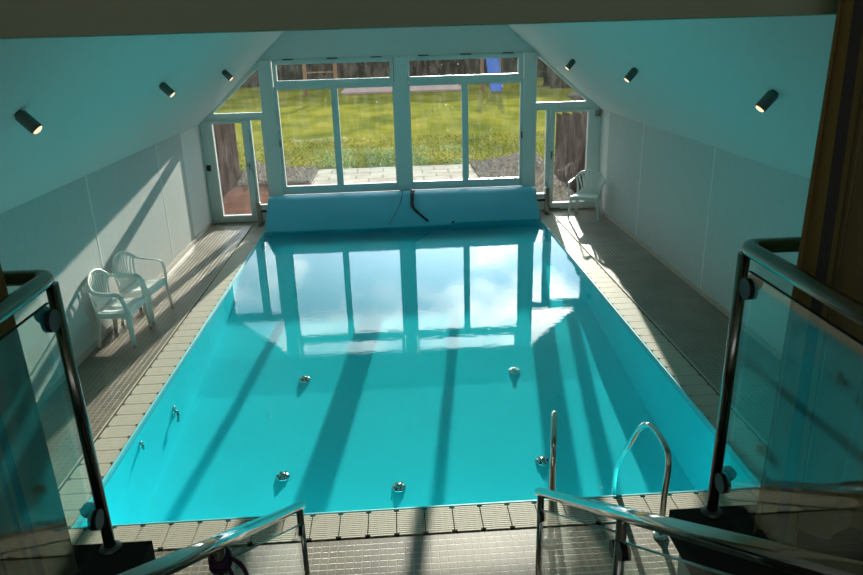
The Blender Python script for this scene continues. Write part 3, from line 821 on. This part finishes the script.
# dark cable bundle tied over the roll
mb = MB()
for s_ in range(8):
    ph = random.random() * 6
    pts = []
    n_ = 30
    for k in range(n_):
        t_ = k / (n_ - 1)
        x = 0.27 - 0.02 * sin(t_ * 3) + 0.26 * max(0, t_ - 0.5) ** 1.5 * 2.6 + 0.030 * sin(ph + t_ * (8 + s_)) * (1 - 0.5 * t_)
        pts.append(W_(on_cover(x, 0.03 + 0.86 * t_, 0.026 + 0.018 * (0.5 + 0.5 * cos(ph + t_ * 11)))))
    mb.tube(pts, 0.008, 6)
tag(mb.build('cable_bundle', M['black']), 'tangled black cord bundle hanging over the middle of the cover roll', 'cord')
pts = [W_(on_cover(0.10 - 0.26 * (k / 20) ** 1.8, 0.02 + 0.90 * k / 20, 0.019)) for k in range(21)]
tag(MB().tube(pts, 0.005, 6).build('thin_cord', M['black']), 'single thin dark cord curving left down the cover roll', 'cord')
tag(MB().tube([W_(on_cover(0.925, 0.93, 0.012)), W_(on_cover(0.925, 0.93, 0.035))], 0.02, 12).build('cover_button', M['black']), 'small black fastener on the hem of the cover roll', 'fastener')

# ------------------------------------------------------------------ plastic armchair
def make_chair(label, loc, rz, group):
    r = thing('plastic_armchair', label, 'chair', loc, rz, group)
    m_ = M['plastic']
    # seat: dished sheet, front lip rolls down  (local +y is the front)
    def seat(u, v):
        x = (u - 0.5) * (0.42 + 0.05 * v)
        y = -0.20 + 0.43 * v
        z = 0.405 - 0.028 * (1 - (2 * u - 1) ** 2) * sin(pi * min(1, v * 0.9 + 0.1)) + 0.012 * v
        if v > 0.86: z -= ((v - 0.86) / 0.14) ** 2 * 0.035
        if u < 0.06 or u > 0.94: z -= 0.018
        return (x, y, z)
    o = MB().grid(seat, 22, 18, True, -0.006).build('seat', m_, r); fix_normals(o)
    # skirt under the seat
    sk = MB()
    for s_ in (-1, 1):
        sk.add([(s_ * 0.212, -0.19, 0.395), (s_ * 0.236, 0.21, 0.41), (s_ * 0.240, 0.21, 0.345), (s_ * 0.214, -0.19, 0.34)], [(0, 1, 2, 3)])
    sk.add([(-0.236, 0.225, 0.41), (0.236, 0.225, 0.41), (0.236, 0.232, 0.35), (-0.236, 0.232, 0.35)], [(0, 1, 2, 3)])
    so_ = sk.build('apron', m_, r)
    md = so_.modifiers.new('solid', 'SOLIDIFY'); md.thickness = 0.006
    # legs: tapering angle profiles, flaring outwards
    def leg(x, y, fx, fy, zt):
        n_ = 8
        mb = MB()
        pts = [(x + (fx - x) * k / n_, y + (fy - y) * k / n_, zt * (1 - k / n_)) for k in range(n_ + 1)]
        fl = [(0.042 - 0.020 * k / n_, 0.018 - 0.005 * k / n_) for k in range(n_ + 1)]
        mb.tube(pts, 0.02, 12, flat=fl, up=(-1 if x < 0 else 1, 0.55 if y > 0 else -0.55, 0))
        return mb
    for s_ in (-1, 1):
        leg(s_ * 0.225, 0.205, s_ * 0.255, 0.235, 0.41).build('leg', m_, r)
        leg(s_ * 0.200, -0.175, s_ * 0.225, -0.235, 0.41).build('leg', m_, r)
    # rim: rises from the front legs, runs back as armrests and over the back as an arch
    half = [(0.246, 0.215, 0.40), (0.262, 0.205, 0.50), (0.278, 0.175, 0.60), (0.285, 0.125, 0.637), (0.288, 0.02, 0.645), (0.284, -0.08, 0.652),
            (0.264, -0.165, 0.672), (0.228, -0.215, 0.712), (0.180, -0.245, 0.757), (0.118, -0.262, 0.790), (0.055, -0.270, 0.805)]
    path = [Vector((-x, y, z)) for x, y, z in half] + [Vector((0, -0.272, 0.808))] + [Vector((x, y, z)) for x, y, z in half[::-1]]
    sm = []
    for i in range(len(path) - 1):
        p0 = path[max(i - 1, 0)]; p1_ = path[i]; p2_ = path[i + 1]; p3 = path[min(i + 2, len(path) - 1)]
        for k in range(4):
            t_ = k / 4
            sm.append(0.5 * ((2 * p1_) + (-p0 + p2_) * t_ + (2 * p0 - 5 * p1_ + 4 * p2_ - p3) * t_ * t_ + (-p0 + 3 * p1_ - 3 * p2_ + p3) * t_ ** 3))
    sm.append(path[-1])
    fl = []
    for i, p in enumerate(sm):
        arm = 1 if (-0.12 < p.y < 0.16 and p.z > 0.6) else 0
        fl.append((0.024 + 0.004 * arm, 0.0095))
    ups = []
    n_ = len(sm)
    def upf(t_):
        p = sm[int(round(t_ * (n_ - 1)))]
        k = max(0, min(1, (p.z - 0.66) / 0.10))          # arm: faces up ; back: faces backwards
        side = math.copysign(1, p.x) if abs(p.x) > 0.02 else 0
        if p.z < 0.62: return (side * 1.0, 0.25, 0.1 + max(0, (p.z - 0.5) * 3))
        return (side * 0.35, -0.9 * k - 0.05, 1.0 - 0.55 * k)
    mb = MB().tube(sm, 0.02, 12, flat=fl, up=upf)
    mb.build('armrest_rim', m_, r)
    # back: fan of slats between seat and arch plus the lower cross piece
    mb = MB()
    N_ = 9
    for i in range(N_):
        u = (i - (N_ - 1) / 2) / ((N_ - 1) / 2)
        xb, yb, zb = u * 0.125, -0.205 - 0.012 * (1 - u * u), 0.47
        xt = u * 0.205
        # height of the arch over xt
        best = min((p for p in sm if p.y < -0.1), key=lambda p: abs(p.x - xt))
        top = Vector((best.x, best.y + 0.004, best.z - 0.004))
        bot = Vector((xb, yb, zb))
        pts = [bot.lerp(top, k / 6) + Vector((0, -0.018 * sin(pi * k / 6), 0)) for k in range(7)]
        mb.tube(pts, 0.01, 8, flat=[(0.011 + 0.005 * k / 6, 0.0035) for k in range(7)], up=(0, -1, 0))
    mb.build('back_slats', m_, r)
    def lower(u, v):
        x = (u - 0.5) * (0.40 - 0.12 * v)
        return (x, -0.20 - 0.018 * (1 - (2 * u - 1) ** 2) - 0.01 * v, 0.395 + 0.095 * v)
    o = MB().grid(lower, 14, 5, True, 0.007).build('back_base', m_, r); fix_normals(o)
    # side pillars from the rear legs up to the rim
    mb = MB()
    for s_ in (-1, 1):
        mb.tube([(s_ * 0.20, -0.19, 0.39), (s_ * 0.205, -0.21, 0.50), (s_ * 0.222, -0.222, 0.62), (s_ * 0.238, -0.22, 0.71)], 0.015, 10, flat=[(0.022, 0.008), (0.018, 0.007), (0.017, 0.007), (0.017, 0.007)], up=(0, -1, 0))
    mb.build('back_post', m_, r)
    r.scale = (1, 0.82, 0.945)
    return r
CH = 'white plastic garden armchairs'
c1 = make_chair('white plastic armchair by left wall, nearer of the pair, facing the pool', (-3.028, 7.19, 0), -pi / 2 - 0.02, CH)
dup(c1, (-3.0, 7.835, 0), -pi / 2 - 0.13, 'white plastic armchair by left wall, farther of the pair, facing the pool', CH)
dup(c1, (3.235, 11.64, 0), radians(150), 'white plastic armchair alone in the corner in front of the right garden door', CH)

# ------------------------------------------------------------------ ceiling spotlights
def make_spot(label, p, n_, group):
    r = thing('ceiling_spotlight', label, 'spotlight', p, 0, group)
    q = Vector(n_).to_track_quat('Z', 'Y')
    r.rotation_mode = 'QUATERNION'; r.rotation_quaternion = q
    MB().lathe([(0.0, 0.0), (0.030, 0.0), (0.030, 0.014), (0.0, 0.014)], 24).build('mount', M['spot'], r)
    hs_ = MB().lathe([(0.0, 0.014), (0.038, 0.014), (0.041, 0.018), (0.041, 0.140), (0.037, 0.143), (0.035, 0.139), (0.0, 0.136)], 28).build('housing', M['spot'], r)
    MB().lathe([(0.034, 0.138), (0.033, 0.1445), (0.022, 0.151), (0.0, 0.154)], 24).build('lamp_lens', M['bulb'], hs_)
    return r
nL = Vector((SL, 0, -1)).normalized(); nR = Vector((-SR, 0, -1)).normalized()
pos = []
for (x, y, s_, word) in ((-2.284, 4.51, -1, 'left slope, nearest the beam'), (-2.28, 7.33, -1, 'left slope, middle of its row'), (-2.268, 10.02, -1, 'left slope, nearest the windows'),
                         (2.61, 4.817, 1, 'right slope, nearest the curtain'), (2.557, 7.54, 1, 'right slope, middle of its row'), (2.532, 10.07, 1, 'right slope, nearest the windows')):
    z = slopeL(x) if s_ < 0 else slopeR(x)
    n_ = nL if s_ < 0 else nR
    make_spot('dark cylindrical spotlight on the ceiling ' + word, (x, y, z), n_, 'ceiling spotlights')

# ------------------------------------------------------------------ pool fittings
def inlet(x, y, label, bright=False):
    z = zf(y)
    r = thing('pool_inlet', label, 'pool inlet', (x, y, z), 0, 'floor inlets')
    r.rotation_euler = (math.atan((zf(y + 0.1) - zf(y - 0.1)) / 0.2), 0, 0)
    MB().lathe([(0, 0.0), (0.062, 0.0), (0.062, 0.006), (0.05, 0.016), (0.034, 0.020), (0, 0.020)], 24).build('flange', M['plastic'] if bright else M['steel'], r)  # white plastic on the bright one paints in its sun glint
    mb = MB().lathe([(0, 0.020), (0.026, 0.020), (0.026, 0.032), (0.015, 0.038), (0, 0.038)], 18)
    nz_ = mb.build('nozzle', M['plastic'] if bright else M['steel_d'], r)
    if not bright:
        mb = MB()
        for k in range(6):
            a = k * pi / 3
            mb.box(0.034, 0.056, -0.009, 0.009, 0.012, 0.022, Matrix.Rotation(a, 4, 'Z'))
        mb.build('vane', M['black'], nz_)
import itertools
CAMP = Vector((0, 0, 3.0))
def on_pool_floor(px, py):
    d = R @ Vector((px - 431.5, 287.5 - py, -700.0))
    t_ = 0.0
    while 3.0 + d.z * t_ > zf(d.y * t_):
        t_ += 0.00001
    return d.x * t_, d.y * t_
for (px, py, lab, br) in ((305, 380, 'metal floor inlet in the left half of the pool, the farther one', False), (514, 371, 'floor inlet whitened for a sun glint in the right half of the pool', True),
                          (283, 477, 'metal floor inlet in the left half, near the stair end', False), (399, 488, 'metal floor inlet in the middle, closest to the near edge', False),
                          (542, 462, 'metal floor inlet in the right half beside the ladder', False)):
    x, y = on_pool_floor(px, py)
    inlet(x, y, lab, br)
def wall_fit(y, z, label, big):
    r = thing('wall_nozzle', label, 'pool nozzle', (PX0, y, z))
    q = Matrix.Rotation(pi / 2, 4, 'Y')
    s_ = 1.0 if big else 0.6
    MB().lathe([(0, 0), (0.055 * s_, 0), (0.055 * s_, 0.01), (0.03 * s_, 0.02), (0, 0.02)], 20, q).build('flange', M['steel'], r)
    if big:
        MB().tube([(0.015, 0, 0), (0.035, -0.01, 0.0), (0.045, -0.03, -0.03), (0.04, -0.05, -0.09)], 0.011, 10).build('hook', M['steel_d'], r)
    else:
        MB().tube([(0.012, 0, 0), (0.025, -0.004, -0.005), (0.028, -0.02, -0.035)], 0.009, 8).build('hook', M['steel_d'], r)
wall_fit(6.10, -0.33, 'metal hooked fitting under water on the left pool wall, larger', True)
wall_fit(5.22, -0.15, 'small metal fitting under water on the left pool wall', False)

# ------------------------------------------------------------------ pool ladder (two hoops + treads)
r = thing('pool_ladder', 'steel pool ladder with two arched handrails at the near edge', 'pool ladder', (1.27, 3.55, 0))
def spline(pts, n=6):
    P = [Vector(p) for p in pts]; out = []
    for i in range(len(P) - 1):
        p0, p1_, p2_, p3 = P[max(i - 1, 0)], P[i], P[i + 1], P[min(i + 2, len(P) - 1)]
        for k in range(n):
            t_ = k / n
            out.append(0.5 * ((2 * p1_) + (-p0 + p2_) * t_ + (2 * p0 - 5 * p1_ + 4 * p2_ - p3) * t_ * t_ + (-p0 + 3 * p1_ - 3 * p2_ + p3) * t_ ** 3))
    out.append(P[-1]); return out
prof = [(0, 0.0), (0, 0.3), (-0.01, 0.53), (0.04, 0.63), (0.19, 0.675), (0.31, 0.60), (0.42, 0.41), (0.525, 0.22), (0.57, 0.08), (0.575, -0.2), (0.56, -0.62)]
for x0_, dxy, sz in ((-0.412, 0.24, 1.18), (0.29, -0.20, 1.0)):
    pts = spline([(x0_ + dxy * d, d, z * (sz if z > 0 else 1)) for d, z in prof])
    hr_ = MB().tube(pts, 0.0195, 16).build('handrail', M['steel'], r)
    MB().lathe([(0, 0.0), (0.048, 0.0), (0.048, 0.008), (0.03, 0.02), (0.021, 0.022), (0.0, 0.022)], 24, Matrix.Translation((x0_, 0, 0.0))).build('flange', M['steel'], hr_)
for z in (-0.2, -0.42, -0.64):
    MB().box(-0.27, 0.16, 0.545, 0.62, z - 0.012, z + 0.012).build('tread', M['steel'], r, 0.004)

# ------------------------------------------------------------------ stair
NR = 8
RH = FLZ / NR
TD = (2.72 - LY) / (NR - 1)
pts_up = []
for k in range(NR - 1):
    zt = FLZ - (k + 1) * RH
    pts_up += [(LY + k * TD, zt), (LY + (k + 1) * TD, zt)]
poly = [(LY, 0.0)] + pts_up + [(LY + (NR - 1) * TD, 0.0)]
o = MB().prism(poly, 'x', -0.62, 0.72).build('trim_staircase', M['stair']); o['kind'] = 'structure'; o['label'] = 'short staircase down to the pool deck'; o['category'] = 'stair'
fix_normals(o)

# ------------------------------------------------------------------ stair rails with glass
def stair_rail(name, label, X, Yn, posts, end_y, s_):
    """handrail line z = 0.95 at Y=Yn rising 0.655 per metre towards the camera"""
    r = thing(name, label, 'handrail', (X, Yn, 0))
    zl = lambda y: 0.945 + 0.655 * (Yn - y)
    MB().tube([(0, 0.055, zl(Yn + 0.055) ), (0, end_y - Yn, zl(end_y))], 0.0215, 20).build('handrail', M['steel'], r)
    for i, y in enumerate(posts):
        yy = y - Yn
        stair_z = 0.0 if i == 0 else max(0, FLZ - (int((y - LY) / TD) + 1) * RH)
        po_ = MB().cyl((0, yy, stair_z), (0, yy, zl(y) - 0.012), 0.0165, 16).build('post', M['steel_d'], r)
        MB().lathe([(0, 0), (0.04, 0), (0.04, 0.006), (0.018, 0.014), (0, 0.014)], 20, Matrix.Translation((0, yy, stair_z))).build('base_flange', M['steel_d'], po_)
        for dzz in (0.13, 0.62):
            for sy in ((-1,) if i == 0 else (-1, 1)):
                zc = zl(y) - dzz - sy * 0.655 * 0.035
                if zc < stair_z + 0.1: continue
                MB().tube([(-0.014, yy + sy * 0.034, zc), (0.014, yy + sy * 0.034, zc)], 0.027, 18).build('glass_clamp', M['black'], r)
    for a, b in zip(posts[:-1], posts[1:]):
        y0, y1 = a - Yn - 0.022, b - Yn + 0.022
        gp_ = MB().prism([(y0, zl(a) - 0.085), (y1, zl(b) - 0.085), (y1, zl(b) - 0.72), (y0, zl(a) - 0.72)], 'x', -0.004, 0.004).build('glass_panel', M['rail_glass'], r)
        MB().tube([(0, y0, zl(a) - 0.083), (0, y1, zl(b) - 0.083)], 0.0035, 6).build('glass_edge', M['glass_edge'], gp_)
    return r
stair_rail('stair_handrail', 'left steel stair handrail with glass, its post tied with a purple cord', -0.525, 2.78, (2.78, 1.575, 0.82), 0.5, -1)
stair_rail('stair_handrail', 'right steel stair handrail with glass infill beside the pool ladder', 0.62, 2.78, (2.78, 1.685, 0.82), 0.5, 1)
# cord knotted round the left post
mb = MB()
for k in range(3):
    mb.tube([(-0.525 + 0.024 * cos(a * pi / 9), 1.575 + 0.024 * sin(a * pi / 9), 1.665 + 0.012 * k + 0.006 * sin(a * pi / 9)) for a in range(18)], 0.008, 7, closed=True)
mb.tube(spline([(-0.505, 1.565, 1.680), (-0.485, 1.56, 1.690), (-0.462, 1.56, 1.660), (-0.45, 1.56, 1.600), (-0.445, 1.56, 1.530), (-0.447, 1.56, 1.460)]), 0.006, 7)
mb.tube(spline([(-0.505, 1.56, 1.675), (-0.49, 1.545, 1.650), (-0.478, 1.54, 1.590), (-0.475, 1.54, 1.510)]), 0.006, 7)
tag(mb.build('tied_cord', M['purple']), 'dark purple cord knotted round the left stair post', 'cord')

# ------------------------------------------------------------------ upper balustrades
def balustrade(label, X, xw, s_):
    r = thing('balustrade', label, 'balustrade', (X, 2.02, FLZ))
    H = 0.985
    yb = LY - 2.02 + 0.05
    # handrail: along the stairwell, mitred corner, then across to the wall
    MB().tube([(0, yb, H), (0, -0.06, H), (0, -0.028, H), (s_ * 0.012, -0.008, H), (s_ * 0.035, 0, H), (s_ * 0.08, 0, H), (xw - X - s_ * 0.004, 0, H)], 0.0235, 20).build('handrail', M['steel_d'], r)
    # posts: corner, stair head, along the front
    for i, (px, py) in enumerate(((0, 0), (0, yb + 0.06), (s_ * 1.15, 0), (xw - X - s_ * 0.06, 0))):
        po_ = MB().cyl((px, py, 0), (px, py, H - 0.02), 0.019, 18).build('post', M['steel_d'], r)
        MB().lathe([(0, 0), (0.036, 0), (0.036, 0.008), (0.022, 0.016), (0, 0.016)], 24, Matrix.Translation((px, py, 0))).build('base_flange', M['spot'], po_)
    # glass along the stairwell and along the front
    gp_ = MB().box(-0.005, 0.005, yb + 0.1, -0.045, 0.09, H - 0.065).build('glass_panel', M['rail_glass'], r)
    MB().box(s_ * 0.045, s_ * 1.10, -0.005, 0.005, 0.09, H - 0.065).build('glass_panel', M['rail_glass'], r)
    MB().box(s_ * 1.20, xw - X - s_ * 0.11, -0.005, 0.005, 0.09, H - 0.065).build('glass_panel', M['rail_glass'], r)
    MB().box(-0.0052, 0.0052, yb + 0.1, -0.045, H - 0.066, H - 0.064).build('glass_edge', M['black'], gp_)
    for z in (0.16, H - 0.12):
        MB().tube([(-0.013, -0.052, z), (0.013, -0.052, z)], 0.034, 26).build('glass_clamp', M['black'], r)
        MB().tube([(s_ * 0.042, -0.010, z), (s_ * 0.042, 0.010, z)], 0.026, 26).build('glass_clamp', M['spot'], r)
    return r
balustrade('left upper glass balustrade with steel rail beside the stairwell', -1.035, XL, -1)
balustrade('right upper glass balustrade with steel rail beside the stairwell', 1.065, XR, 1)

# ------------------------------------------------------------------ curtains
def curtain(name, label, x0, x1, s_, ph):
    z0, z1 = FLZ + 0.015, 3.42
    cy = 1.86
    nu, nv = 150, 14
    W_ = abs(x1 - x0)
    def fn(u, v):
        gather = 1 - 0.10 * v
        x = x0 + (x1 - x0) * u * gather
        a = u * W_ / 0.155 * 2 * pi + ph
        amp = 0.048 * (0.75 + 0.25 * sin(u * 17 + ph)) * (0.75 + 0.25 * (1 - v))
        return (x + 0.016 * sin(a * 0.5 + v * 2) + 0.02 * sin(a) * cos(a), cy + amp * sin(a + 0.25 * sin(v * 3 + u * 9)), z0 + (z1 - z0) * v)
    mb = MB().grid(fn, nu, nv, True)
    o = mb.build(name, M['curtain'])
    me = o.data
    uv = me.uv_layers.new(name='UVMap')
    for p in me.polygons:
        for li in p.loop_indices:
            vi = me.loops[li].vertex_index
            uv.data[li].uv = ((vi // (nv + 1)) / nu * W_ / 0.34 + 0.12, (vi % (nv + 1)) / nv)
    sm_ = o.modifiers.new('solid', 'SOLIDIFY'); sm_.thickness = 0.004
    tag(o, label, 'curtain')
    return o
curtain('curtain', 'olive gold striped curtain hanging at the right of the opening', 1.135, 2.4, 1, 0.4)
curtain('curtain', 'olive gold striped curtain hanging at the left of the opening', -1.10, -2.3, -1, 2.0)
r = thing('curtain_rail', 'curtain rail above the opening behind the beam', 'curtain rail', (0, 1.86, 3.46))
MB().cyl((-2.6, 0, 0), (2.7, 0, 0), 0.016, 14).build('rod', M['steel_d'], r)
for x in (-2.5, 0, 2.6):
    MB().box(x - 0.012, x + 0.012, 0, 0.12, -0.012, 0.012).build('bracket', M['steel_d'], r)
